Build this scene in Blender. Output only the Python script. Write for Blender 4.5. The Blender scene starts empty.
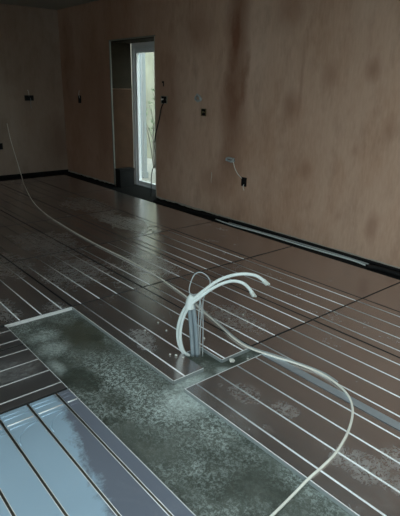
import bpy, bmesh, math, random
from mathutils import Vector, Matrix
random.seed(7)
S = bpy.context.scene
C = S.collection

# ------------------------------------------------------------------ camera
F_PX = 498.4
PITCH, ROLL, YAW = math.radians(18.924), math.radians(1.049), math.radians(-40.1)
fwd = Vector((math.cos(YAW)*math.cos(PITCH), math.sin(YAW)*math.cos(PITCH), -math.sin(PITCH)))
right = Vector((math.sin(YAW), -math.cos(YAW), 0))
up = right.cross(fwd)
r2 = right*math.cos(ROLL) + up*math.sin(ROLL)
u2 = up*math.cos(ROLL) - right*math.sin(ROLL)
cam_d = bpy.data.cameras.new('camera')
cam_d.sensor_fit = 'HORIZONTAL'; cam_d.sensor_width = 36.0
cam_d.lens = F_PX/400.0*36.0
cam_d.clip_start = 0.02; cam_d.clip_end = 200
cam = bpy.data.objects.new('camera', cam_d)
M = Matrix((r2, u2, -fwd)).transposed().to_4x4()
M.translation = Vector((0, 0, 1.5))
cam.matrix_world = M
C.objects.link(cam)
S.camera = cam

# ------------------------------------------------------------------ sky, light, exposure
w = bpy.data.worlds.new('overcast_sky'); S.world = w; w.use_nodes = True
bg = w.node_tree.nodes['Background']
bg.inputs[0].default_value = (0.80, 0.92, 1.0, 1)
bg.inputs[1].default_value = 1.0
S.view_settings.view_transform = 'Standard'
S.view_settings.look = 'None'
S.view_settings.gamma = 1.0
S.view_settings.use_curve_mapping = False
S.view_settings.exposure = 2.5

# room numbers (metres; camera stands over the origin, board tops at z = 0)
YR, YL, XF, XB, ZC = -4.02, 1.6, 8.565, -2.6, 2.67
T = 0.020                                  # board thickness
DX0, DX1, DZ = 5.765, 6.91, 2.115          # doorway in the right wall
W1 = (-2.4, 1.5, -T, 2.5)                    # glazed opening in the left wall  x0 x1 z0 z1
def portal(name, loc, rot, sx, sy):
    l = bpy.data.lights.new(name, 'AREA'); l.shape = 'RECTANGLE'; l.size = sx; l.size_y = sy
    l.cycles.is_portal = True
    o = bpy.data.objects.new(name, l); o.location = loc; o.rotation_euler = rot; C.objects.link(o)
SK = (-1.5, 1.1, -2.5, -0.5)                 # unseen rooflight, added to brighten the floor  x0 x1 y0 y1
portal('daylight_portal_roof', ((SK[0]+SK[1])/2, (SK[2]+SK[3])/2, ZC+0.19), (0, 0, 0), SK[1]-SK[0], SK[3]-SK[2])
portal('daylight_portal_side', ((W1[0]+W1[1])/2, YL+0.02, (W1[2]+W1[3])/2), (-math.pi/2, 0, 0), W1[1]-W1[0], W1[3]-W1[2])

# ------------------------------------------------------------------ materials
def new_mat(name):
    m = bpy.data.materials.new(name); m.use_nodes = True
    nt = m.node_tree
    return m, nt, nt.nodes['Principled BSDF']
class N:
    """small node helper working on world position"""
    def __init__(s, nt):
        s.nt = nt; s.pos = nt.nodes.new('ShaderNodeNewGeometry').outputs['Position']
    def mp(s, scale=(1,1,1), loc=(0,0,0), rot=(0,0,0)):
        n = s.nt.nodes.new('ShaderNodeMapping'); s.nt.links.new(s.pos, n.inputs[0])
        n.inputs['Scale'].default_value = scale; n.inputs['Location'].default_value = loc; n.inputs['Rotation'].default_value = rot
        return n.outputs[0]
    def noise(s, scale, detail=4, rough=0.55, vec=None, dist=0.0):
        n = s.nt.nodes.new('ShaderNodeTexNoise'); n.inputs['Scale'].default_value = scale
        n.inputs['Detail'].default_value = detail; n.inputs['Roughness'].default_value = rough
        n.inputs['Distortion'].default_value = dist
        s.nt.links.new(vec if vec is not None else s.pos, n.inputs['Vector']); return n.outputs['Fac']
    def ramp(s, fac, stops):
        n = s.nt.nodes.new('ShaderNodeValToRGB'); s.nt.links.new(fac, n.inputs[0])
        e = n.color_ramp.elements
        while len(e) < len(stops): e.new(0.5)
        for el, (p, c) in zip(e, stops):
            el.position = p; el.color = (c, c, c, 1) if isinstance(c, (int, float)) else (*c, 1)
        return n.outputs['Color']
    def math(s, op, a, b=None, clamp=False):
        n = s.nt.nodes.new('ShaderNodeMath'); n.operation = op; n.use_clamp = clamp
        for i, v in enumerate((a, b)):
            if v is None: continue
            if isinstance(v, (int, float)): n.inputs[i].default_value = v
            else: s.nt.links.new(v, n.inputs[i])
        return n.outputs[0]
    def mix(s, fac, a, b):
        n = s.nt.nodes.new('ShaderNodeMix'); n.data_type = 'RGBA'
        for i, v in ((0, fac), (6, a), (7, b)):
            if isinstance(v, (int, float)): n.inputs[i].default_value = v
            elif isinstance(v, tuple): n.inputs[i].default_value = (*v, 1)
            else: s.nt.links.new(v, n.inputs[i])
        return n.outputs[2]
    def xyz(s):
        n = s.nt.nodes.new('ShaderNodeSeparateXYZ'); s.nt.links.new(s.pos, n.inputs[0]); return n.outputs
    def blob(s, c, rx, wob=None, soft=0.35):
        """soft-edged patch round point c with radii rx (world), edge wobbled by a noise"""
        v = s.mp(scale=tuple(1/r for r in rx), loc=tuple(-a/r for a, r in zip(c, rx)))
        l = s.nt.nodes.new('ShaderNodeVectorMath'); l.operation = 'LENGTH'; s.nt.links.new(v, l.inputs[0])
        d = l.outputs['Value']
        if wob is not None: d = s.math('ADD', d, s.math('MULTIPLY', s.math('SUBTRACT', wob, 0.5), 1.4))
        return s.ramp(d, [(max(0.01, 0.75-soft), 1.0), (min(0.99, 0.75+soft*0.6), 0.0)])
    def bump(s, bsdf, h, strength=0.3, dist=0.01):
        b = s.nt.nodes.new('ShaderNodeBump'); b.inputs['Strength'].default_value = strength; b.inputs['Distance'].default_value = dist
        s.nt.links.new(h, b.inputs['Height']); s.nt.links.new(b.outputs[0], bsdf.inputs['Normal'])
    def to(s, out, inp): s.nt.links.new(out, inp)

def plain(name, col, rough=0.5, metal=0.0, var=0.12, scale=30, spec=0.5):
    m, nt, b = new_mat(name); n = N(nt)
    f = n.noise(scale, 3)
    n.to(n.mix(f, tuple(c*(1-var) for c in col), tuple(min(1, c*(1+var)) for c in col)), b.inputs['Base Color'])
    b.inputs['Roughness'].default_value = rough; b.inputs['Metallic'].default_value = metal; b.inputs['Specular IOR Level'].default_value = spec
    return m

def plaster(name, light, dark, blobs=(), stripe=False):
    m, nt, b = new_mat(name); n = N(nt)
    v = n.mp(scale=(1, 1, 0.45))
    big = n.noise(1.1, 5, 0.6, v); mid = n.noise(4.5, 5, 0.6, v); fine = n.noise(45, 3, 0.6, n.mp(scale=(1, 1, 0.2)))
    col = n.mix(n.ramp(big, [(0.32, 0.0), (0.68, 1.0)]), dark, light)
    col = n.mix(n.math('MULTIPLY', n.ramp(mid, [(0.48, 0.0), (0.72, 1.0)]), 0.6), col, tuple(c*0.72 for c in dark))
    col = n.mix(n.math('MULTIPLY', n.ramp(fine, [(0.35, 0.0), (0.7, 1.0)]), 0.22), col, tuple(min(1, c*1.18) for c in light))
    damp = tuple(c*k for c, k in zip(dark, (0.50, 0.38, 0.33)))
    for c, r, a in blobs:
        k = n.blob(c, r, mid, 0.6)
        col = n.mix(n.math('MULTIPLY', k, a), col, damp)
    b.inputs['Roughness'].default_value = 0.9
    b.inputs['Specular IOR Level'].default_value = 0.25
    n.to(col, b.inputs['Base Color'])
    n.bump(b, n.math('ADD', mid, n.math('MULTIPLY', fine, 0.3)), 0.25, 0.01)
    return m

Y = YR
wall_blobs = [((4.22, Y, 2.1), (0.22, 1, 0.95), 0.95), ((4.24, Y, 1.25), (0.28, 1, 0.75), 0.8), ((4.30, Y, 0.66), (0.25, 1, 0.30), 0.45),
              ((4.52, Y, 0.40), (0.35, 1, 0.25), 0.4), ((3.42, Y, 1.33), (0.13, 1, 0.22), 0.5), ((2.97, Y, 1.63), (0.12, 1, 0.16), 0.35),
              ((3.17, Y, 0.73), (0.10, 1, 0.12), 0.35), ((2.31, Y, 1.18), (0.09, 1, 0.14), 0.35), ((2.54, Y, 1.66), (0.10, 1, 0.13), 0.5),
              ((2.36, Y, 0.32), (0.08, 1, 0.18), 0.45), ((3.5, Y, 2.2), (0.25, 1, 0.25), 0.35), ((2.62, Y, 0.98), (0.05, 1, 0.08), 0.3),
              ((5.45, Y, 1.2), (0.32, 1, 0.8), 0.4), ((7.2, Y, 0.7), (0.25, 1, 1.2), 0.35), ((8.3, Y, 1.9), (0.3, 1, 0.9), 0.35),
              ((3.3, Y, 1.55), (0.03, 1, 0.5), 0.3), ((4.9, Y, 2.1), (0.4, 1, 0.3), 0.35), ((7.3, Y, 1.2), (2.4, 1, 2.6), 0.55)]  # last, widest blob: redder damp plaster, plus the wall's fading light painted darker
MAT = {}
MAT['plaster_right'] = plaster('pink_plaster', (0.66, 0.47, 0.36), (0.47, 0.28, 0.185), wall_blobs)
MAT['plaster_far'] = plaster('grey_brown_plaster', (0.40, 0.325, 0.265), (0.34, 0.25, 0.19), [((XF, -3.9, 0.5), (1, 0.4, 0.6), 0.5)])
MAT['plaster_raw'] = plain('raw_plaster_edge', (0.45, 0.40, 0.34), 0.9, 0, 0.3, 60)
MAT['ceiling'] = plain('ceiling_board', (0.33, 0.33, 0.29), 0.9, 0, 0.1, 3)
MAT['pale_bead'] = plain('galvanised_bead', (0.22, 0.22, 0.19), 0.5, 0.2)
MAT['jamb_board'] = plain('brown_jamb_board', (0.06, 0.032, 0.018), 0.85, 0, 0.3, 6, 0.2)
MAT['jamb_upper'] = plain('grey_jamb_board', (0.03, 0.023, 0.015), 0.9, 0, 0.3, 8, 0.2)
MAT['upvc'] = plain('white_upvc', (0.86, 0.88, 0.88), 0.35, 0, 0.04)
MAT['black_foam'] = plain('black_membrane', (0.010, 0.010, 0.010), 0.9, 0, 0.3, 30, 0.15)
MAT['black_plastic'] = plain('black_plastic', (0.012, 0.012, 0.012), 0.7, 0, 0.2, 30, 0.2)
MAT['white_pipe'] = plain('white_plastic_pipe', (0.74, 0.80, 0.78), 0.35, 0, 0.05)
MAT['grey_conduit'] = plain('grey_conduit', (0.26, 0.31, 0.34), 0.4, 0, 0.15, 20)
MAT['cap'] = plain('translucent_tape', (0.62, 0.66, 0.62), 0.3, 0, 0.3, 90)
MAT['cable_white'] = plain('white_cable', (0.84, 0.82, 0.74), 0.5, 0, 0.1)
MAT['cable_grey'] = plain('grey_cable', (0.42, 0.45, 0.45), 0.5, 0, 0.1)
MAT['steel'] = plain('galvanised_steel', (0.30, 0.29, 0.24), 0.5, 0.6, 0.2)
MAT['brass'] = plain('dull_brass', (0.20, 0.16, 0.08), 0.5, 0.6, 0.2)
MAT['crumb'] = plain('plaster_crumb', (0.62, 0.61, 0.56), 0.9)
MAT['board_edge'] = plain('board_side', (0.27, 0.30, 0.30), 0.5, 0.1, 0.15, 40)
MAT['groove_lip'] = plain('crinkled_lip_glint', (0.93, 0.95, 0.94), 0.45, 0.1, 0.35, 140)  # near-white colour stands in for light glinting along groove and edge lips
MAT['groove_dark'] = plain('groove_lining', (0.17, 0.155, 0.13), 0.5, 0.5, 0.5, 140)
MAT['board_core'] = plain('board_core', (0.035, 0.033, 0.032), 0.8, 0, 0.2)
MAT['tape'] = plain('foil_tape', (0.50, 0.57, 0.63), 0.35, 0.6, 0.15, 25)
MAT['render'] = plain('garden_wall_render', (0.20, 0.195, 0.14), 0.9, 0, 0.5, 2.2)
MAT['gravel'] = plain('pale_gravel', (0.30, 0.29, 0.25), 0.95, 0, 0.25, 8)
MAT['leaf'] = plain('shrub_leaf', (0.16, 0.22, 0.12), 0.7, 0, 0.4, 20)
MAT['bark'] = plain('shrub_twig', (0.12, 0.11, 0.09), 0.8, 0, 0.3)
MAT['post_white'] = plain('painted_post', (0.36, 0.40, 0.40), 0.6, 0, 0.1)
MAT['post_blue'] = plain('painted_blue_post', (0.16, 0.25, 0.28), 0.6, 0, 0.1)

def concrete():
    m, nt, b = new_mat('dusty_concrete'); n = N(nt)
    big = n.noise(2.6, 4, 0.6); mid = n.noise(9, 6, 0.65); fine = n.noise(66, 8, 0.85, dist=0.6)
    col = n.mix(n.ramp(mid, [(0.3, 0.0), (0.7, 1.0)]), (0.05, 0.058, 0.047), (0.14, 0.155, 0.135))
    zone = n.math('MAXIMUM', n.ramp(big, [(0.42, 0.10), (0.66, 0.75)]), n.blob((1.95, -1.20, -T), (0.70, 0.22, 1), mid, 0.5))
    scuff = n.math('MULTIPLY', n.ramp(fine, [(0.49, 0.0), (0.55, 1.0)]), zone)
    col = n.mix(n.math('MULTIPLY', scuff, 0.68), col, (0.76, 0.87, 0.84))
    d1 = n.blob((2.69, -1.28, -T), (0.34, 0.22, 1), mid, 0.4)
    col = n.mix(n.math('MULTIPLY', d1, 0.8), col, (0.07, 0.068, 0.045))
    for c, r, a in (((2.62, -1.05, -T), (0.11, 0.13, 1), 0.6), ((2.80, -1.07, -T), (0.09, 0.13, 1), 0.55), ((1.70, -1.36, -T), (0.17, 0.20, 1), 0.9), ((1.82, -1.50, -T), (0.06, 0.14, 1), 0.9), ((2.40, -0.98, -T), (0.14, 0.05, 1), 0.6), ((1.80, -1.70, -T), (0.05, 0.06, 1), 0.7)):
        col = n.mix(n.math('MULTIPLY', n.math('MULTIPLY', n.blob(c, r, mid, 0.5), n.ramp(fine, [(0.35, 0.25), (0.6, 1.0)])), a), col, (0.70, 0.79, 0.76))
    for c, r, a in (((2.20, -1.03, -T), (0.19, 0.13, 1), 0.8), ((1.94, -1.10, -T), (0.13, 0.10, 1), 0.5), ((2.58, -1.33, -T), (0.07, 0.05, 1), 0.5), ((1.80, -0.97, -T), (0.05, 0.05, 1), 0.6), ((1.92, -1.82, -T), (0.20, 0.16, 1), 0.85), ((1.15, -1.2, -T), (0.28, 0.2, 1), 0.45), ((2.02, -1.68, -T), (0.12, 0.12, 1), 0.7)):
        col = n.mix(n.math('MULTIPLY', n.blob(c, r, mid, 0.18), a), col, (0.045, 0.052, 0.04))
    n.to(col, b.inputs['Base Color'])
    n.to(n.ramp(mid, [(0.3, 0.40), (0.7, 0.7)]), b.inputs['Roughness'])
    n.bump(b, n.math('ADD', mid, n.math('MULTIPLY', fine, 0.6)), 0.6, 0.006)
    return m
MAT['concrete'] = concrete()

def foil(name, base, rough, metal, dust_and_sheen=(), film=None, dust_col=(0.62, 0.65, 0.64), dust_amt=0.8):
    """aluminium faced board: metal with dusty scuffs that dull it"""
    m, nt, b = new_mat(name); n = N(nt)
    big = n.noise(0.9, 3, 0.5); mid = n.noise(4.5, 6, 0.65, dist=1.2); fine = n.noise(34, 8, 0.8, n.mp(scale=(1, 0.75, 1), rot=(0, 0, 0.5)), dist=1.5)
    tone = n.noise(1.6, 2)
    col = n.mix(tone, tuple(c*0.86 for c in base), tuple(min(1, c*1.12) for c in base))
    grit = n.ramp(fine, [(0.45, 0.0), (0.58, 1.0)])
    where = n.math('MULTIPLY', n.ramp(mid, [(0.52, 0.0), (0.74, 1.0)]), n.ramp(big, [(0.38, 0.08), (0.62, 0.6)]))
    for c, r, a in dust_and_sheen:
        where = n.math('MAXIMUM', where, n.math('MULTIPLY', n.blob(c, r, mid, 0.35), a))
    d = n.math('MULTIPLY', where, n.math('ADD', n.math('MULTIPLY', grit, 0.65), 0.08))
    d = n.math('MULTIPLY', d, dust_amt, True)
    if film:
        col = n.mix(film(n, mid, fine), col, (0.18, 0.185, 0.23))
    col = n.mix(d, col, dust_col)
    n.to(col, b.inputs['Base Color'])
    n.to(n.math('MULTIPLY', n.math('SUBTRACT', 1.0, d, True), metal), b.inputs['Metallic'])
    n.to(n.math('ADD', n.math('MULTIPLY', d, 0.4), n.math('ADD', n.math('MULTIPLY', tone, 0.10), rough-0.05)), b.inputs['Roughness'])
    n.bump(b, n.math('ADD', n.noise(7, 2), n.math('MULTIPLY', fine, 0.25)), 0.12, 0.01)
    return m
dust_and_sheen = [((2.40, -1.54, 0), (0.16, 0.09, 1), 1.0), ((2.26, -1.50, 0), (0.10, 0.06, 1), 1.0), ((3.15, -1.30, 0), (0.14, 0.12, 1), 0.7), ((3.3, -1.0, 0), (0.3, 0.12, 1), 0.8),
         ((0.86, -1.63, 0), (0.20, 0.12, 1), 0.8), ((0.79, -1.80, 0), (0.10, 0.10, 1), 0.6), ((1.32, -1.68, 0), (0.10, 0.07, 1), 0.6), ((1.55, -1.62, 0), (0.15, 0.10, 1), 0.4),
         ((4.9, -2.92, 0), (0.75, 0.24, 1), 1.4), ((4.6, -1.9, 0), (0.7, 0.35, 1), 0.7), ((3.7, -1.75, 0), (0.45, 0.4, 1), 0.8), ((3.5, -2.35, 0), (0.5, 0.25, 1), 0.6), ((4.2, -1.35, 0), (0.5, 0.3, 1), 0.6), ((5.9, -3.0, 0), (0.8, 0.35, 1), 0.6), ((2.2, -2.2, 0), (0.35, 0.2, 1), 0.5)]  # first patch: bluish reflection before the doorway, painted as pale dust
MAT['foil'] = foil('dull_foil', (0.54, 0.495, 0.485), 0.22, 0.88, dust_and_sheen)
MAT['foil_side'] = foil('scuffed_foil', (0.34, 0.32, 0.325), 0.32, 0.85, [((2.5, -0.75, 0), (0.2, 0.2, 1), 0.7)])
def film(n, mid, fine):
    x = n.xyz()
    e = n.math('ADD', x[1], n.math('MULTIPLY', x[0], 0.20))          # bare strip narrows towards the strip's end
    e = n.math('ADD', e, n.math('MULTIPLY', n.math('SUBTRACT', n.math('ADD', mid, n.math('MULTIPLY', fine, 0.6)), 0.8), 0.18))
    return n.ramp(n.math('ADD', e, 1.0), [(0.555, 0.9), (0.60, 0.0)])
MAT['foil_clean_sky'] = foil('clean_foil_sky_tint', (0.46, 0.62, 0.76), 0.5, 0.25, (), film, dust_amt=0.3)  # newer foil; its blue sky reflection is put into the base colour

def glass():
    m = bpy.data.materials.new('door_glass'); m.use_nodes = True; nt = m.node_tree; nt.nodes.clear()
    o = nt.nodes.new('ShaderNodeOutputMaterial'); mx = nt.nodes.new('ShaderNodeMixShader')
    t = nt.nodes.new('ShaderNodeBsdfTransparent'); g = nt.nodes.new('ShaderNodeBsdfGlossy')
    t.inputs[0].default_value = (0.93, 0.96, 0.94, 1); g.inputs['Roughness'].default_value = 0.02
    mx.inputs[0].default_value = 0.07
    nt.links.new(t.outputs[0], mx.inputs[1]); nt.links.new(g.outputs[0], mx.inputs[2]); nt.links.new(mx.outputs[0], o.inputs[0])
    return m
MAT['glass'] = glass()

# ------------------------------------------------------------------ builders
def link(name, bm, mats, parent=None, smooth=False):
    me = bpy.data.meshes.new(name)
    bmesh.ops.recalc_face_normals(bm, faces=bm.faces)
    bm.to_mesh(me); bm.free()
    for k in ([mats] if isinstance(mats, str) else mats): me.materials.append(MAT[k])
    if smooth:
        for p in me.polygons: p.use_smooth = True
    o = bpy.data.objects.new(name, me); C.objects.link(o)
    if parent: o.parent = parent
    return o
def tag(o, label, cat, group=None, kind=None):
    o['label'] = label; o['category'] = cat
    if group: o['group'] = group
    if kind: o['kind'] = kind
    return o
def empty(name, loc):
    o = bpy.data.objects.new(name, None); o.empty_display_size = 0.05; o.location = loc; C.objects.link(o); return o
def box(bm, x0, x1, y0, y1, z0, z1, bevel=0.0, mat=0):
    g = bmesh.ops.create_cube(bm, size=1.0)
    for v in g['verts']:
        v.co = Vector((x0+(v.co.x+.5)*(x1-x0), y0+(v.co.y+.5)*(y1-y0), z0+(v.co.z+.5)*(z1-z0)))
    fs = set(f for v in g['verts'] for f in v.link_faces)
    for f in fs: f.material_index = mat
    if bevel:
        es = list(set(e for v in g['verts'] for e in v.link_edges))
        bmesh.ops.bevel(bm, geom=es, offset=bevel, segments=2, affect='EDGES', profile=0.5)
def spline(pts, sub=6):
    P = [Vector(p) for p in pts]; out = []
    for i in range(len(P)-1):
        p0, p1, p2, p3 = P[max(i-1, 0)], P[i], P[i+1], P[min(i+2, len(P)-1)]
        for k in range(sub):
            t = k/sub
            out.append(0.5*((2*p1)+(p2-p0)*t+(2*p0-5*p1+4*p2-p3)*t*t+(-p0+3*p1-3*p2+p3)*t**3))
    out.append(P[-1]); return out
def tube(bm, pts, r, seg=10, sub=6, r_end=None, flat=1.0):
    P = spline(pts, sub) if sub > 1 else [Vector(p) for p in pts]
    n = len(P); tan = [(P[min(i+1, n-1)]-P[max(i-1, 0)]).normalized() for i in range(n)]
    a = Vector((0, 0, 1)) if abs(tan[0].z) < 0.9 else Vector((1, 0, 0))
    nrm = (a-tan[0]*a.dot(tan[0])).normalized(); rings = []
    for i in range(n):
        nrm = (nrm-tan[i]*nrm.dot(tan[i])).normalized(); bn = tan[i].cross(nrm)
        rr = r if r_end is None else r+(r_end-r)*i/(n-1)
        rings.append([bm.verts.new(P[i]+(nrm*math.cos(2*math.pi*k/seg)+bn*math.sin(2*math.pi*k/seg)*flat)*rr) for k in range(seg)])
    for i in range(n-1):
        for k in range(seg):
            bm.faces.new((rings[i][k], rings[i][(k+1) % seg], rings[i+1][(k+1) % seg], rings[i+1][k]))
    bm.faces.new(rings[0][::-1]); bm.faces.new(rings[-1])
def tube_obj(name, pts, r, mat, parent=None, **k):
    bm = bmesh.new(); tube(bm, pts, r, **k); return link(name, bm, mat, parent, True)
def wall_sheet(name, axis, pos, thick, u0, u1, z0, z1, holes, mats, label):
    """wall slab in the plane axis = pos with rectangular holes, as one joined mesh"""
    us = sorted(set([u0, u1]+[h[0] for h in holes]+[h[1] for h in holes])); zs = sorted(set([z0, z1]+[h[2] for h in holes]+[h[3] for h in holes]))
    bm = bmesh.new(); cache = {}
    solid = lambda i, j: 0 <= i < len(us)-1 and 0 <= j < len(zs)-1 and not any(h[0] <= (us[i]+us[i+1])/2 <= h[1] and h[2] <= (zs[j]+zs[j+1])/2 <= h[3] for h in holes)
    def v(i, j, s):
        k = (i, j, s)
        if k not in cache:
            d = pos+(thick if s else 0)
            cache[k] = bm.verts.new((us[i], d, zs[j]) if axis == 'y' else (d, us[i], zs[j]))
        return cache[k]
    for i in range(len(us)-1):
        for j in range(len(zs)-1):
            if not solid(i, j): continue
            for s in (0, 1): bm.faces.new((v(i, j, s), v(i+1, j, s), v(i+1, j+1, s), v(i, j+1, s)))
            for (di, dj, a, b_) in ((-1, 0, (i, j), (i, j+1)), (1, 0, (i+1, j), (i+1, j+1)), (0, -1, (i, j), (i+1, j)), (0, 1, (i, j+1), (i+1, j+1))):
                if not solid(i+di, j+dj): bm.faces.new((v(*a, 0), v(*b_, 0), v(*b_, 1), v(*a, 1)))
    o = link(name, bm, mats); return tag(o, label, 'wall', kind='structure')

# ------------------------------------------------------------------ the shell
bm = bmesh.new(); box(bm, XB-0.3, XF+0.3, YR-0.4, YL+0.3, -0.25, -T)
floor = tag(link('floor', bm, 'concrete'), 'dusty grey concrete slab under silver heating boards', 'floor', kind='structure')
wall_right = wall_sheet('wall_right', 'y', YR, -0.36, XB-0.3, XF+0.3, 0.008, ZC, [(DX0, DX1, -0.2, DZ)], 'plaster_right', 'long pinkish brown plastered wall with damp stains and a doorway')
# close the threshold: the hole reaches the wall's lower edge, so the wall is open there
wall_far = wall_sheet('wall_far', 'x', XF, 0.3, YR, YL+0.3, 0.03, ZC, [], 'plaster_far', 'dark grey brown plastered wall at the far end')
wall_left = wall_sheet('wall_left', 'y', YL, 0.3, XB-0.3, XF, -T, ZC, [(W1[0], W1[1], W1[2]-0.01, W1[3])], 'plaster_right', 'plastered wall with wide glazed opening left of camera')
wall_back = wall_sheet('wall_back', 'x', XB, -0.3, YR, YL, -T, ZC, [], 'plaster_right', 'plain plastered wall behind the camera')
bm = bmesh.new()
us, vs = (XB-0.3, SK[0], SK[1], XF+0.3), (YR-0.4, SK[2], SK[3], YL+0.3)
gv = {(i, j, k): bm.verts.new((us[i], vs[j], ZC+0.2*k)) for i in range(4) for j in range(4) for k in (0, 1)}
for i in range(3):
    for j in range(3):
        if (i, j) != (1, 1):
            for k in (0, 1): bm.faces.new((gv[i, j, k], gv[i+1, j, k], gv[i+1, j+1, k], gv[i, j+1, k]))
for a, b_ in (((1, 1), (2, 1)), ((2, 1), (2, 2)), ((2, 2), (1, 2)), ((1, 2), (1, 1)), ((0, 0), (3, 0)), ((3, 0), (3, 3)), ((3, 3), (0, 3)), ((0, 3), (0, 0))):
    if (a, b_)[0] in ((0, 0), (3, 0), (3, 3), (0, 3)):
        ch = [(a[0]+(b_[0]-a[0])*q//3, a[1]+(b_[1]-a[1])*q//3) for q in range(4)]
    else: ch = [a, b_]
    for p, q in zip(ch[:-1], ch[1:]): bm.faces.new((gv[(*p, 0)], gv[(*q, 0)], gv[(*q, 1)], gv[(*p, 1)]))
tag(link('ceiling', bm, 'ceiling'), 'dim grey green boarded ceiling', 'ceiling', kind='structure')

# window frame of the opening behind the photographer
def window_frame(name, axis, pos, u0, u1, z0, z1, n, label):
    root = empty(name, ((u0+u1)/2, pos, z0) if axis == 'y' else (pos, (u0+u1)/2, z0)); tag(root, label, 'window', kind='structure')
    L = root.location
    def b(nm, a0, a1, c0, c1, mat='upvc', d=0.035):
        bm = bmesh.new()
        if axis == 'y': box(bm, a0-L.x, a1-L.x, -d, d, c0-L.z, c1-L.z)
        else: box(bm, -d, d, a0-L.y, a1-L.y, c0-L.z, c1-L.z)
        return link(nm, bm, mat, root)
    b('head', u0, u1, z1-0.06, z1); b('sill', u0, u1, z0, z0+0.06)
    for i in range(n+1):
        u = u0+0.03+(u1-u0-0.06)*i/n; b('mullion', u-0.03, u+0.03, z0+0.06, z1-0.06)
    for i in range(n):
        a = u0+0.03+(u1-u0-0.06)*i/n; c = u0+0.03+(u1-u0-0.06)*(i+1)/n
        b('pane', a+0.03, c-0.03, z0+0.06, z1-0.06, 'glass', 0.003)
window_frame('window_1', 'y', YL+0.2, W1[0], W1[1], W1[2], W1[3], 4, 'wide white framed glazed doors left of camera')

wn = empty('added_rooflight', ((SK[0]+SK[1])/2, (SK[2]+SK[3])/2, ZC+0.1)); tag(wn, 'added white framed rooflight above the camera, unseen, brightening the floor', 'window', kind='structure')
hx, hy = (SK[1]-SK[0])/2, (SK[3]-SK[2])/2
for x0, x1, y0, y1 in ((-hx, hx, -hy, -hy+0.06), (-hx, hx, hy-0.06, hy), (-hx, -hx+0.06, -hy+0.06, hy-0.06), (hx-0.06, hx, -hy+0.06, hy-0.06), (-0.03, 0.03, -hy+0.06, hy-0.06)):
    bm = bmesh.new(); box(bm, x0, x1, y0, y1, -0.03, 0.03); link('frame_bar', bm, 'upvc', wn)
for x0, x1 in ((-hx+0.06, -0.03), (0.03, hx-0.06)):
    bm = bmesh.new(); box(bm, x0, x1, -hy+0.06, hy-0.06, -0.003, 0.003); link('pane', bm, 'glass', wn)

# pale ragged plaster edge over the black gap
def ragged(name, axis, pos, u0, u1, z, step, out):
    bm = bmesh.new(); n = int((u1-u0)/step); prev = None
    for i in range(n+1):
        u = u0+(u1-u0)*i/n; lo = z-random.uniform(0.004, 0.02); hi = z+random.uniform(0.006, 0.016); d = out*random.uniform(0.003, 0.008)
        pts = [(0, lo), (d, lo+0.002), (d, hi-0.003), (0, hi)]
        r = [bm.verts.new((u, pos+a, c) if axis == 'y' else (pos+a, u, c)) for a, c in pts]
        if prev:
            for k in range(4): bm.faces.new((prev[k], prev[(k+1) % 4], r[(k+1) % 4], r[k]))
        prev = r
    return link(name, bm, 'plaster_raw')
e1 = ragged('plaster_edge', 'y', YR, 2.0-4.5, DX0-0.01, 0.012, 0.05, 1); e1.parent = wall_right
e2 = ragged('plaster_edge', 'y', YR, DX1+0.01, XF, 0.012, 0.05, 1); e2.parent = wall_right

# black membrane lining the gap along the walls
bm = bmesh.new(); box(bm, XB, XF, -4.019, -3.79, -T, -0.016); box(bm, XB, DX0, -4.10, -4.019, -T, 0.007); box(bm, DX1, XF, -4.10, -4.019, -T, 0.007)
tag(link('trim_1', bm, 'black_foam'), 'black membrane strip in the gap along the long wall', 'membrane', kind='structure')
bm = bmesh.new(); box(bm, 8.24, XF-0.001, -3.789, YL, -T, -0.016); box(bm, XF-0.012, XF+0.02, YR, YL, -0.016, 0.035)
tag(link('trim_2', bm, 'black_foam'), 'black membrane strip in the gap along the far wall', 'membrane', kind='structure')

# ------------------------------------------------------------------ heating boards
def board_piece(bm, l0, l1, w0, w1, grooves, axis, style='pale'):
    """one extruded piece: l along the grooves, w across; foil faces slot 0, sides slot 1, groove lining slot 2"""
    gw, gd, lw = {'pale': (0.0034, 0.0030, 0.0016), 'deep': (0.0050, 0.008, 0.0032), 'faint': (0.0040, 0.0060, 0.0010)}[style]
    prof = [(w0, 0.0, 0)]
    for g in sorted(grooves):
        if g-gw-lw <= w0+0.002 or g+gw+lw >= w1-0.002: continue
        lm = 0 if style == 'faint' else 2
        prof += [(g-gw-lw, 0.0, lm), (g-gw-lw*0.4, 0.0012, lm)]
        for k in range(7):
            a = math.pi*k/6
            prof.append((g-gw*math.cos(a), -gd*math.sin(a)+0.0004, {'pale': 2, 'deep': 3, 'faint': 3}[style] if k < 6 else lm))
        prof += [(g+gw+lw*0.4, 0.0012, lm), (g+gw+lw, 0.0, 0)]
    prof.append((w1, 0.0, 0))
    def V(l, wv, z): return bm.verts.new((l, wv, z) if axis == 'x' else (wv, l, z))
    A = [V(l0, a, z) for a, z, m in prof]; B = [V(l1, a, z) for a, z, m in prof]
    a0, a1, b0, b1 = V(l0, w0, -T), V(l0, w1, -T), V(l1, w0, -T), V(l1, w1, -T)
    for i in range(len(prof)-1):
        f = bm.faces.new((A[i], A[i+1], B[i+1], B[i])); f.material_index = prof[i][2]
        f.smooth = prof[i][2] > 0
    for fs in ((a0, *A, a1), (b0, *B, b1), (A[0], B[0], b0, a0), (A[-1], B[-1], b1, a1), (a0, a1, b1, b0)):
        f = bm.faces.new(fs); f.material_index = 1
mesh_cache = {}
GAP = 0.0075
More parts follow.
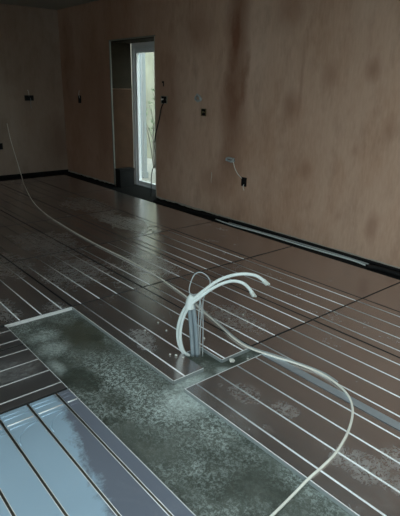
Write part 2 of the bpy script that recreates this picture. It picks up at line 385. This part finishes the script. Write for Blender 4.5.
def board(x0, x1, y0, y1, grooved=True, axis='x', foilmat='foil', first=0.075, name='heating_board'):
    """origin at the board's corner; alike boards share one mesh"""
    x0 += GAP; x1 -= GAP; y0 += GAP; y1 -= GAP
    style = 'deep' if foilmat == 'foil_clean_sky' else ('faint' if x0 > 4.2 else 'pale')
    key = (style, round(x1-x0, 3), round(y1-y0, 3), grooved, axis, foilmat, first)
    if key not in mesh_cache:
        bm = bmesh.new(); wd = (y1-y0) if axis == 'x' else (x1-x0); ln = (x1-x0) if axis == 'x' else (y1-y0)
        gs = [first-GAP+0.15*i for i in range(int(wd/0.15)+1)] if grooved else []
        board_piece(bm, 0, ln, 0, wd, gs, axis, style)
        o = link(name, bm, [foilmat, 'board_core', 'groove_lip', 'groove_dark'], floor); mesh_cache[key] = o.data
    else:
        o = bpy.data.objects.new(name, mesh_cache[key]); C.objects.link(o); o.parent = floor
    o.location = (x0, y0, 0)
    o.rotation_euler = (random.uniform(-1, 1)*0.0016, random.uniform(-1, 1)*0.0012, 0)
    return o
xs = [-2.59, -1.725, -0.525, 0.675, 1.875, 3.075, 4.275, 5.475, 6.675, 7.875, 8.25]
rows = [(-3.8, -3.2, False), (-3.2, -2.6, True), (-2.6, -2.0, True)]
for y0, y1, g in rows:
    for a, b_ in zip(xs[:-1], xs[1:]): board(a, b_, y0, y1, g)
for a, b_ in zip(xs[5:-1], xs[6:]): board(a, b_, -2.0, -1.4)
for y0, y1 in ((-1.4, -0.8), (-0.8, -0.2), (-0.2, 0.4), (0.4, 1.0), (1.0, 1.59)):
    for a, b_ in zip(xs[5:-1], xs[6:]): board(a, b_, y0, y1)
for a, b_ in ((-1.835, -0.635), (-0.635, 0.565), (0.565, 1.768)): board(a, b_, -2.0, -1.397)
# the board cut round the pipe riser
bm = bmesh.new()
board_piece(bm, 1.864, 3.069, -1.608, -1.400, [-1.475], 'x')
board_piece(bm, 2.062, 3.069, -1.752, -1.608, [-1.627], 'x')
board_piece(bm, 1.868, 3.069, -1.994, -1.752, [-1.775, -1.925], 'x')
link('heating_board', bm, ['foil', 'board_core', 'groove_lip', 'groove_dark'], floor)
# boards left of the bare strip, grooves running across
for y0, y1 in ((-0.93, 0.27), (0.27, 1.59)):
    board(2.75, 3.055, y0, y1, True, 'y', 'foil_side')
    board(2.15, 2.75, y0, y1, True, 'y', 'foil_side')
# clean sky-tinted boards nearest the camera with moulded return loops at their head
clean = []
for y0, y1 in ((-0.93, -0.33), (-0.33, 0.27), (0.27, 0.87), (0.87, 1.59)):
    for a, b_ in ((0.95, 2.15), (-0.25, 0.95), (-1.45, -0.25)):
        o = board(a, b_, y0, y1, True, 'x', 'foil_clean_sky')
        if a > 0.9 and y0 < 0.2:
            for xx, rr in ((2.115, 0.0028), (2.085, 0.0028), (2.035, 0.0042), (2.005, 0.0028)):
                cuts = [y0+0.012]+[v for k in range(4) for v in (y0+0.075+0.15*k-0.013, y0+0.075+0.15*k+0.013)]+[y1-0.012]
                for s, e in zip(cuts[::2], cuts[1::2]):
                    if e-s < 0.02: continue
                    pts = [(xx-o.location.x, s-o.location.y, 0.0002), (xx-o.location.x, e-o.location.y, 0.0002)]
                    tube_obj('moulded_rib', pts, rr, 'groove_lip' if rr > 0.003 else 'foil_clean_sky', o, seg=8, sub=1)
            for k in range(3):
                ya = y0+0.075+0.15*k
                pts = [(1.985-0.115*(1-math.sin(t*math.pi/2))-o.location.x+0.0, ya+0.014+0.122*(1-math.cos(t*math.pi/2))-o.location.y, 0.0002) for t in [q/8 for q in range(9)]]
                pts = [(p[0], 2*(ya+0.075-o.location.y)-p[1], p[2]) for p in pts]
                tube_obj('return_loop', pts, 0.0030, 'foil_clean_sky', o, seg=8, sub=1)

def tape_strip(x0, x1, y0, y1, mat='tape', z=0.0028):
    bm = bmesh.new(); box(bm, 0, x1-x0, 0, y1-y0, 0, 0.0012)
    o = link('foil_tape', bm, mat, floor); o.location = (x0, y0, z); return o
tape_strip(-0.6, 1.764, -2.026, -1.974)
# pale foil edging turned down over the board sides round the bare strip
def edging(x0, x1, y0, y1, side='board_edge'):
    bm = bmesh.new(); box(bm, 0, x1-x0, 0, y1-y0, 0, T+0.0015, 0.0008); 
    for f in bm.faces:
        if f.calc_center_median().z > T-0.0015: f.material_index = 1
    o = link('edge_strip', bm, [side, 'groove_lip'], floor); o.location = (x0, y0, -T)
edging(-1.82, 1.768, -1.4025, -1.3965); edging(1.864, 3.069, -1.3995, -1.3935); edging(3.062, 3.0725, -1.3935, -0.92, 'groove_lip')
edging(1.8575, 1.8635, -1.608, -1.3995); edging(2.0555, 2.0615, -1.752, -1.6085); edging(1.8615, 1.8675, -1.994, -1.752)
edging(1.8675, 2.0555, -1.752, -1.748); edging(1.7625, 1.7685, -1.994, -1.4025)
edging(0.96, 2.142, -0.926, -0.9225); edging(2.155, 3.05, -0.926, -0.9225)

# ------------------------------------------------------------------ doorway
door = empty('door_1', ((DX0+DX1)/2, -4.40, -T)); tag(door, 'white framed glass door deep in the plaster doorway', 'door', kind='structure')
def dpart(name, x0, x1, y0, y1, z0, z1, mat, parent=door, bev=0.004):
    bm = bmesh.new(); L = door.location
    box(bm, x0-L.x, x1-L.x, y0-L.y, y1-L.y, z0-L.z, z1-L.z, bev); return link(name, bm, mat, parent)
FX0, FX1, FY0, FY1 = DX0, 6.909, -4.46, -4.385
dpart('frame_stile', FX1-0.07, FX1, FY0, FY1, -T, 2.114, 'upvc'); dpart('frame_stile', FX0, FX0+0.07, FY0, FY1, -T, 2.114, 'upvc')
dpart('frame_head', FX0+0.07, FX1-0.07, FY0, FY1, 2.02, 2.114, 'upvc'); dpart('threshold', FX0+0.07, FX1-0.07, FY0, FY1, -T, 0.0, 'upvc')
dpart('sash_stile', FX1-0.125, FX1-0.07, FY0+0.008, FY1-0.012, 0.0, 2.02, 'upvc'); dpart('sash_stile', FX0+0.07, FX0+0.13, FY0+0.008, FY1-0.012, 0.0, 2.02, 'upvc')
dpart('sash_rail', FX0+0.13, FX1-0.125, FY0+0.008, FY1-0.012, 0.0, 0.055, 'upvc'); dpart('sash_rail', FX0+0.13, FX1-0.125, FY0+0.008, FY1-0.012, 1.965, 2.02, 'upvc')
dpart('pane', FX0+0.13, FX1-0.125, -4.425, -4.419, 0.055, 1.965, 'glass', bev=0)
# lining boards of the recess, each its own piece of the wall
def wpart(name, x0, x1, y0, y1, z0, z1, mat, bev=0.003):
    bm = bmesh.new(); box(bm, x0, x1, y0, y1, z0, z1, bev); return link(name, bm, mat, wall_right)
wpart('jamb_board', 6.893, 6.909, -4.375, -4.036, 0.0, 1.45, 'jamb_board')
wpart('jamb_board', 6.897, 6.909, -4.375, -4.036, 1.455, 2.10, 'jamb_upper')
wpart('jamb_board', DX0+0.001, DX0+0.014, -4.375, -4.06, 0.0, 2.11, 'jamb_board')
wpart('head_board', DX0+0.014, 6.89, -4.375, -4.036, 2.10, 2.114, 'jamb_upper')
wpart('corner_bead', 6.898, 6.922, -4.035, -4.012, 0.01, 2.12, 'pale_bead'); wpart('corner_bead', DX0-0.008, DX0+0.006, -4.035, -4.014, 0.01, 2.12, 'plaster_raw')
wpart('corner_bead', DX0-0.02, 6.925, -4.035, -4.012, 2.108, 2.126, 'pale_bead')
bm = bmesh.new(); box(bm, DX0+0.02, 6.89, -4.385, -4.00, -T, -0.018)
tag(link('trim_3', bm, 'black_foam'), 'black membrane strip across the door threshold', 'membrane', kind='structure')

# dark crate against the far jamb
t = empty('storage_box', (6.83, -4.16, -0.018)); tag(t, 'dark plastic box standing against the far jamb of the doorway', 'box')
bm = bmesh.new()
for x0, x1, y0, y1 in ((-0.075, 0.055, -0.13, -0.115), (-0.075, 0.055, 0.115, 0.13), (-0.075, -0.06, -0.115, 0.115), (0.04, 0.055, -0.115, 0.115)): box(bm, x0, x1, y0, y1, 0, 0.26, 0.003)
box(bm, -0.06, 0.04, -0.115, 0.115, 0.0, 0.012); link('body', bm, 'black_plastic', t)
bm = bmesh.new(); box(bm, -0.083, 0.06, -0.138, 0.138, 0.26, 0.285, 0.006); link('lid', bm, 'black_plastic', t)

# outside the door
bm = bmesh.new(); box(bm, -40, 50, -60, YR-0.42, -0.30, -0.16); box(bm, -40, 50, YL+0.32, 60, -0.30, -0.16); box(bm, -40, XB-0.32, YR-0.42, YL+0.32, -0.30, -0.16)
tag(link('ground', bm, 'gravel'), 'pale gravel ground outside the house', 'ground', kind='structure')
bm = bmesh.new(); box(bm, 2, 40, -7.1, -6.9, -0.16, 5.5)
tag(link('garden_wall', bm, 'render'), 'mottled cream garden wall seen through the door glass', 'wall')
t = empty('porch_post', (7.975, -5.3, -0.16)); tag(t, 'white post standing outside the glass door', 'post')
bm = bmesh.new(); box(bm, -0.035, 0.035, -0.035, 0.035, 0, 2.9, 0.006); link('shaft', bm, 'post_white', t)
bm = bmesh.new(); box(bm, -0.05, 0.05, -0.05, 0.05, 0, 0.12, 0.006); link('foot', bm, 'post_white', t)
t = empty('garden_screen', (8.43, -5.5, -0.16)); tag(t, 'blue green slim screen behind the white porch post', 'screen')
for k in range(3):
    bm = bmesh.new(); box(bm, -0.16+k*0.11, -0.07+k*0.11, -0.015, 0.015, 0.05, 2.7, 0.004); link('slat', bm, 'post_blue', t)
bm = bmesh.new(); box(bm, -0.18, 0.17, -0.04, -0.015, 0.0, 0.12); link('rail', bm, 'post_blue', t)
bm = bmesh.new(); box(bm, -0.18, 0.17, -0.04, -0.015, 2.5, 2.6); link('rail', bm, 'post_blue', t)
shrub = empty('bare_shrub', (8.85, -6.15, -0.16)); tag(shrub, 'thin twiggy shrub in front of the cream garden wall', 'shrub')
for k in range(9):
    a = random.uniform(0, 6.28); hgt = random.uniform(1.1, 1.9); sp = random.uniform(0.2, 0.5)
    pts = [(0.03*math.cos(a), 0.03*math.sin(a), 0), (sp*.3*math.cos(a), sp*.3*math.sin(a), hgt*.4), (sp*.8*math.cos(a+.5), sp*.8*math.sin(a+.5), hgt*.75), (sp*1.1*math.cos(a+.2), sp*1.1*math.sin(a+.2), hgt)]
    s = tube_obj('stem', pts, 0.012, 'bark', shrub, seg=6, sub=4, r_end=0.003)
    bm = bmesh.new()
    for q in range(26):
        p = spline(pts, 4)[random.randint(5, 12)]+Vector((random.uniform(-.09, .09), random.uniform(-.09, .09), random.uniform(-.09, .09)))
        d1 = Vector((random.uniform(-1, 1), random.uniform(-1, 1), random.uniform(-1, 1))).normalized()*0.03; d2 = d1.orthogonal().normalized()*0.012
        bm.faces.new([bm.verts.new(p+v) for v in (-d1, d2, d1, -d2)])
    o = link('foliage', bm, 'leaf', s); o['kind'] = 'stuff'

# ------------------------------------------------------------------ pipe riser
R0 = Vector((2.02, -1.68, -T))
riser = empty('pipe_riser', R0); tag(riser, 'upright bundle of grey conduits and curved white heating pipes rising from the floor', 'pipes')
loc = lambda pts: [Vector(p)-R0 for p in pts]
tube_obj('conduit', loc([(2.030, -1.668, -T), (2.037, -1.659, 0.15), (2.046, -1.650, 0.30), (2.046, -1.650, 0.35)]), 0.0125, 'grey_conduit', riser, seg=14)
tube_obj('conduit', loc([(2.012, -1.689, -T), (2.020, -1.680, 0.15), (2.031, -1.668, 0.30), (2.032, -1.668, 0.345)]), 0.0125, 'grey_conduit', riser, seg=14)
tube_obj('conduit', loc([(2.035, -1.690, -T), (2.042, -1.678, 0.15), (2.050, -1.668, 0.30), (2.050, -1.668, 0.34)]), 0.0125, 'grey_conduit', riser, seg=14)
p1 = [(2.060, -1.640, -T), (2.075, -1.615, 0.02), (2.088, -1.600, 0.085), (2.088, -1.599, 0.163), (2.077, -1.613, 0.241), (2.050, -1.633, 0.312), (2.015, -1.662, 0.363), (1.980, -1.705, 0.413), (1.934, -1.760, 0.470), (1.889, -1.817, 0.501), (1.845, -1.875, 0.512), (1.807, -1.926, 0.504), (1.782, -1.959, 0.481), (1.767, -1.980, 0.457)]
p2 = [(2.045, -1.655, -T), (2.058, -1.622, 0.01), (2.066, -1.603, 0.085), (2.066, -1.602, 0.164), (2.056, -1.615, 0.242), (2.033, -1.640, 0.312), (1.998, -1.680, 0.363), (1.963, -1.724, 0.410), (1.922, -1.775, 0.450), (1.886, -1.826, 0.468), (1.852, -1.872, 0.458), (1.827, -1.906, 0.424), (1.812, -1.927, 0.384)]
for pts in (p1, p2):
    o = tube_obj('heating_pipe', loc(pts), 0.0093, 'white_pipe', riser, seg=14)
    a, b_ = Vector(pts[-2])-R0, Vector(pts[-1])-R0; d = (b_-a).normalized()
    bm = bmesh.new(); tube(bm, [b_-d*0.022, b_-d*0.012, b_+d*0.004, b_+d*0.010], 0.0128, 14, 1)
    side = d.orthogonal().normalized(); tube(bm, [b_+d*0.006, b_+d*0.016+side*0.006, b_+d*0.020+side*0.012], 0.006, 8, 1)
    link('end_cap', bm, 'cap', o, True)
tube_obj('wire', loc([(2.005, -1.700, -T), (2.004, -1.700, 0.153), (2.000, -1.702, 0.282), (2.005, -1.697, 0.357), (1.985, -1.721, 0.407), (1.971, -1.738, 0.451), (1.979, -1.728, 0.487), (1.998, -1.706, 0.510), (2.016, -1.685, 0.513), (2.034, -1.668, 0.491), (2.047, -1.655, 0.442), (2.051, -1.651, 0.399), (2.043, -1.660, 0.372), (2.020, -1.680, 0.379), (2.008, -1.694, 0.344), (2.012, -1.692, 0.230), (2.014, -1.698, 0.0), (2.012, -1.700, -T)]), 0.0034, 'cable_grey', riser, seg=8)
tube_obj('wire', loc([(1.992, -1.712, -T), (1.994, -1.712, 0.186), (1.996, -1.708, 0.313), (1.990, -1.716, 0.376), (1.968, -1.730, 0.415)]), 0.0030, 'cable_grey', riser, seg=8)
bm = bmesh.new(); tube(bm, [Vector(p)-R0 for p in ((2.044, -1.650, 0.295), (2.043, -1.650, 0.312), (2.040, -1.653, 0.345), (2.032, -1.663, 0.368))], 0.030, 14, 3, 0.022); link('tape_wrap', bm, 'white_pipe', riser, True)

# ------------------------------------------------------------------ loose cables and pipes
cab = [(8.545, -2.99, 0.88), (8.50, -3.00, 0.65), (8.42, -3.02, 0.40), (8.25, -3.02, 0.13), (7.95, -2.94, 0.018), (7.552, -2.815, 0.0070), (6.48, -2.504, 0.0070), (5.76, -2.361, 0.0070), (5.22, -2.305, 0.0070), (4.651, -2.264, 0.0070), (4.191, -2.248, 0.0070), (3.737, -2.250, 0.0070), (3.356, -2.234, 0.0070), (3.074, -2.205, 0.0070), (2.693, -2.147, 0.0070), (2.474, -2.093, 0.0070), (2.184, -2.023, 0.0070), (1.983, -1.975, 0.0070), (1.845, -1.970, 0.0070), (1.687, -2.011, 0.0080), (1.538, -2.058, 0.0070), (1.400, -2.080, 0.0070), (1.280, -2.059, 0.0070), (1.187, -2.015, 0.0090), (1.124, -1.958, 0.0070), (1.072, -1.882, 0.0070), (1.023, -1.778, 0.0070), (0.991, -1.686, 0.0070), (0.967, -1.593, 0.0070), (0.955, -1.493, 0.0070), (0.950, -1.402, 0.004), (0.946, -1.32, -0.010), (0.935, -1.22, -0.0140), (0.918, -1.08, -0.0140), (0.890, -0.965, -0.0140)]
tag(tube_obj('cable', cab, 0.0060, 'cable_white', seg=10, sub=5), 'long white cable snaking from the far wall past the pipe riser', 'cable')
cab2 = [(2.60, -2.145, 0.0045), (2.40, -2.090, 0.0045), (2.18, -2.038, 0.0045), (1.99, -1.992, 0.0045), (1.86, -1.988, 0.0045), (1.70, -2.030, 0.0072), (1.54, -2.078, 0.0045), (1.40, -2.100, 0.0045), (1.30, -2.085, 0.0045)]
tag(tube_obj('cable', cab2, 0.0040, 'cable_grey', seg=8, sub=5), 'short grey cable lying beside the long white one', 'cable')
zg = -0.016
def pipe(name, pts, r, mat, label, cat='pipe'):
    tag(tube_obj(name, pts, r, mat, seg=10, sub=4), label, cat)
pipe('conduit_pipe', [(4.35, -3.90, zg+.011), (4.0, -3.878, zg+.011), (3.6, -3.905, zg+.011), (3.1, -3.905, zg+.011), (2.75, -3.915, zg+.011), (2.45, -3.925, zg+.011), (2.30, -3.90, -0.004)], 0.0075, 'white_pipe', 'white pipe lying in the wall gap, ending before the black bundle')
pipe('conduit_pipe', [(4.15, -3.93, zg+.009), (3.75, -3.935, zg+.009), (3.3, -3.955, zg+.009), (2.9, -3.962, zg+.009), (2.6, -3.965, zg+.009), (2.3, -3.955, zg+.009)], 0.007, 'cable_grey', 'grey pipe in the wall gap, close under the plaster edge')
pipe('black_pipe', [(5.6, -3.86, zg+.016), (5.0, -3.88, zg+.016), (4.6, -3.94, zg+.018), (4.2, -3.985, zg+.018), (3.6, -4.0, zg+.018), (2.6, -4.0, zg+.018), (1.4, -4.0, zg+.018)], 0.016, 'black_plastic', 'black pipe running along the foot of the long wall')
pipe('black_pipe', [(2.26, -3.87, zg+.02), (2.15, -3.90, zg+.02), (1.9, -3.90, zg+.02), (1.2, -3.90, zg+.02)], 0.020, 'black_plastic', 'thick black pipe in the wall gap at the right edge')

# ------------------------------------------------------------------ boxes on the walls
def back_box(name, pos, wdt, hgt, axis, mat, label, holes=1, wires=()):
    """flush metal back box: rim frame proud of the plaster, dark well, screw lugs"""
    root = empty(name, pos); tag(root, label, 'socket box')
    def P(u, d, z): return (u, d, z) if axis == 'y' else (-d, u, z)
    def bb(bm, u0, u1, d0, d1, z0, z1):
        a, b_ = P(u0, d0, z0), P(u1, d1, z1); box(bm, min(a[0], b_[0]), max(a[0], b_[0]), min(a[1], b_[1]), max(a[1], b_[1]), z0, z1)
    bm = bmesh.new(); tk = 0.006
    bb(bm, -wdt/2, wdt/2, 0, 0.012, -hgt/2, -hgt/2+tk); bb(bm, -wdt/2, wdt/2, 0, 0.012, hgt/2-tk, hgt/2)
    bb(bm, -wdt/2, -wdt/2+tk, 0, 0.012, -hgt/2+tk, hgt/2-tk); bb(bm, wdt/2-tk, wdt/2, 0, 0.012, -hgt/2+tk, hgt/2-tk)
    link('rim', bm, mat, root)
    bm = bmesh.new(); bb(bm, -wdt/2+tk, wdt/2-tk, 0.0005, 0.003, -hgt/2+tk, hgt/2-tk); link('well', bm, 'black_plastic', root)
    for s in (-1, 1):
        bm = bmesh.new(); bb(bm, s*(wdt/2-0.016)-0.005, s*(wdt/2-0.016)+0.005, 0.003, 0.010, -0.006, 0.006); link('lug', bm, mat, root)
    for pts, r, m in wires: tube_obj('wire', [P(*q) for q in pts], r, m, root, seg=6, sub=5)
    return root
back_box('socket_box', (XF, -3.406, 1.278), 0.15, 0.085, 'x', 'black_plastic', 'double dark socket box with dangling wire on the far wall', wires=[([(-0.02, 0.004, 0), (-0.02, 0.02, -0.03), (-0.015, 0.012, -0.09), (-0.018, 0.01, -0.17)], 0.004, 'cable_grey'), ([(0.0, 0.004, 0.03), (0.0, 0.012, 0.07), (0.012, 0.004, 0.13)], 0.004, 'cable_white')])
back_box('socket_box', (XF, -2.842, 0.515), 0.085, 0.10, 'x', 'black_plastic', 'low dark socket box on the far wall at the left edge')
back_box('socket_box', (7.938, YR, 1.275), 0.085, 0.12, 'y', 'black_plastic', 'dark socket box on long wall beyond the doorway', wires=[([(0, 0.004, 0.02), (0.01, 0.012, 0.08), (0.0, 0.004, 0.14)], 0.004, 'cable_white')])
back_box('socket_box', (5.555, YR, 1.335), 0.135, 0.095, 'y', 'steel', 'double steel switch box right beside the doorway', wires=[([(0.02, 0.004, 0.01), (0.025, 0.03, 0.0), (0.015, 0.03, 0.012)], 0.007, 'cable_white'),
    ([(0.0, 0.004, -0.03), (0.03, 0.03, -0.10), (0.08, 0.03, -0.25), (0.16, 0.03, -0.42), (0.205, 0.025, -0.55), (0.225, 0.01, -0.64), (0.235, -0.02, -0.74), (0.27, -0.05, -0.84), (0.34, -0.03, -0.96), (0.36, -0.02, -1.10), (0.35, -0.01, -1.25), (0.345, 0.0, -1.345)], 0.006, 'black_plastic'),
    ([(0.01, 0.004, -0.03), (0.05, 0.022, -0.12), (0.10, 0.02, -0.27), (0.17, 0.018, -0.43), (0.21, 0.012, -0.56)], 0.004, 'black_plastic')])
t = empty('wall_hole', (5.585, YR, 1.535)); tag(t, 'small ragged hole above the steel switch box', 'hole')
bm = bmesh.new(); box(bm, -0.022, 0.018, 0, 0.003, 0.005, 0.03); box(bm, -0.022, -0.004, 0, 0.003, -0.035, 0.005); link('recess', bm, 'black_plastic', t)
back_box('socket_box', (4.749, YR, 1.215), 0.085, 0.085, 'y', 'brass', 'square brassy socket box below the coiled grey wires', wires=[([(-0.01, 0.004, 0.0), (0.0, 0.02, 0.01), (0.012, 0.004, 0.0)], 0.006, 'brass')])
def wire_coil(pos, label, loops, spread, seed):
    rnd = random.Random(seed); root = empty('wire_coil', pos); tag(root, label, 'wires')
    for k in range(loops):
        a0 = rnd.uniform(0, 6.28); rx = spread[0]*rnd.uniform(.5, 1); rz = spread[1]*rnd.uniform(.5, 1)
        pts = [(rx*math.cos(a0+t), 0.006+0.012*k/loops+0.02*abs(math.sin(t*.5)), rz*math.sin(a0+t)+rnd.uniform(-.006, .006)) for t in [q*0.7 for q in range(8)]]
        tube_obj('wire', pts, 0.0085, 'cable_grey', root, seg=6, sub=3)
    return root
wire_coil((4.838, YR, 1.37), 'small coil of grey wires sticking out above the brassy box', 5, (0.055, 0.045), 3)
c = wire_coil((4.235, YR, 0.71), 'crumpled grey wires poking out low on the damp wall', 5, (0.085, 0.025), 5)
tube_obj('wire', [(-0.02, 0.02, 0.0), (-0.06, 0.03, -0.02), (-0.075, 0.02, -0.08), (-0.12, 0.016, -0.14), (-0.19, 0.014, -0.185)], 0.0045, 'cable_white', c, seg=6)
back_box('socket_box', (4.015, YR, 0.487), 0.075, 0.10, 'y', 'black_plastic', 'low black socket box fed by the crumpled wires', wires=[([(0.0, 0.006, -0.03), (0.0, 0.015, -0.06), (-0.012, 0.01, -0.095)], 0.004, 'cable_white')])
bm = bmesh.new(); tube(bm, [(4.583, YR+0.002, 0.52), (4.577, YR+0.003, 0.47), (4.588, YR+0.003, 0.42), (4.580, YR+0.002, 0.39)], 0.006, 6, 3, 0.003)
tag(link('plaster_drip', bm, 'plaster_raw', smooth=True), 'pale plaster drip low on the wall', 'plaster')

# ------------------------------------------------------------------ plaster crumbs
crumbs = [(2.483, -1.734, 'tiny pale crumb on the second groove left of the riser'), (2.357, -1.712, 'tiny pale crumb just left of the riser, halfway up its pipes'),
          (2.02, -1.585, 'tiny pale crumb closest to the foot of the curved pipes'), (2.095, -1.546, 'leftmost of three tiny crumbs below the curved pipes'),
          (2.123, -1.832, 'tiny pale crumb right of the conduits on the foil'), (1.835, -1.804, 'largest pale plaster lump lying in the floor cut-out'),
          (2.236, -2.153, 'tiny pale crumb beyond the cable, in line with the pipe bends'), (2.127, -2.218, 'rightmost tiny crumb on the foil beyond the cable'),
          (2.223, -2.274, 'tiny pale crumb below the shorter pipe end'), (2.44, -1.600, 'tiny pale crumb farthest left of the riser'),
          (2.064, -1.567, 'middle one of three tiny crumbs below the curved pipes'), (2.374, -2.213, 'farthest tiny crumb on the foil beyond the cable'),
          (1.80, -1.90, 'small pale plaster crumb at the cut-out corner')]
for x, y, how in crumbs:
    inside = 'cut-out' in how; s = 0.02 if 'largest' in how else random.uniform(0.006, 0.010)
    bm = bmesh.new(); bmesh.ops.create_icosphere(bm, subdivisions=1, radius=s)
    for v in bm.verts: v.co = Vector((v.co.x*random.uniform(.8, 1.3), v.co.y*random.uniform(.7, 1.2), v.co.z*random.uniform(.5, .7)))
    mz = min(v.co.z for v in bm.verts)
    o = link('plaster_crumb', bm, 'crumb'); o.location = (x, y, (-T if inside else 0.0)-mz)
    tag(o, how, 'crumb', 'plaster crumbs')
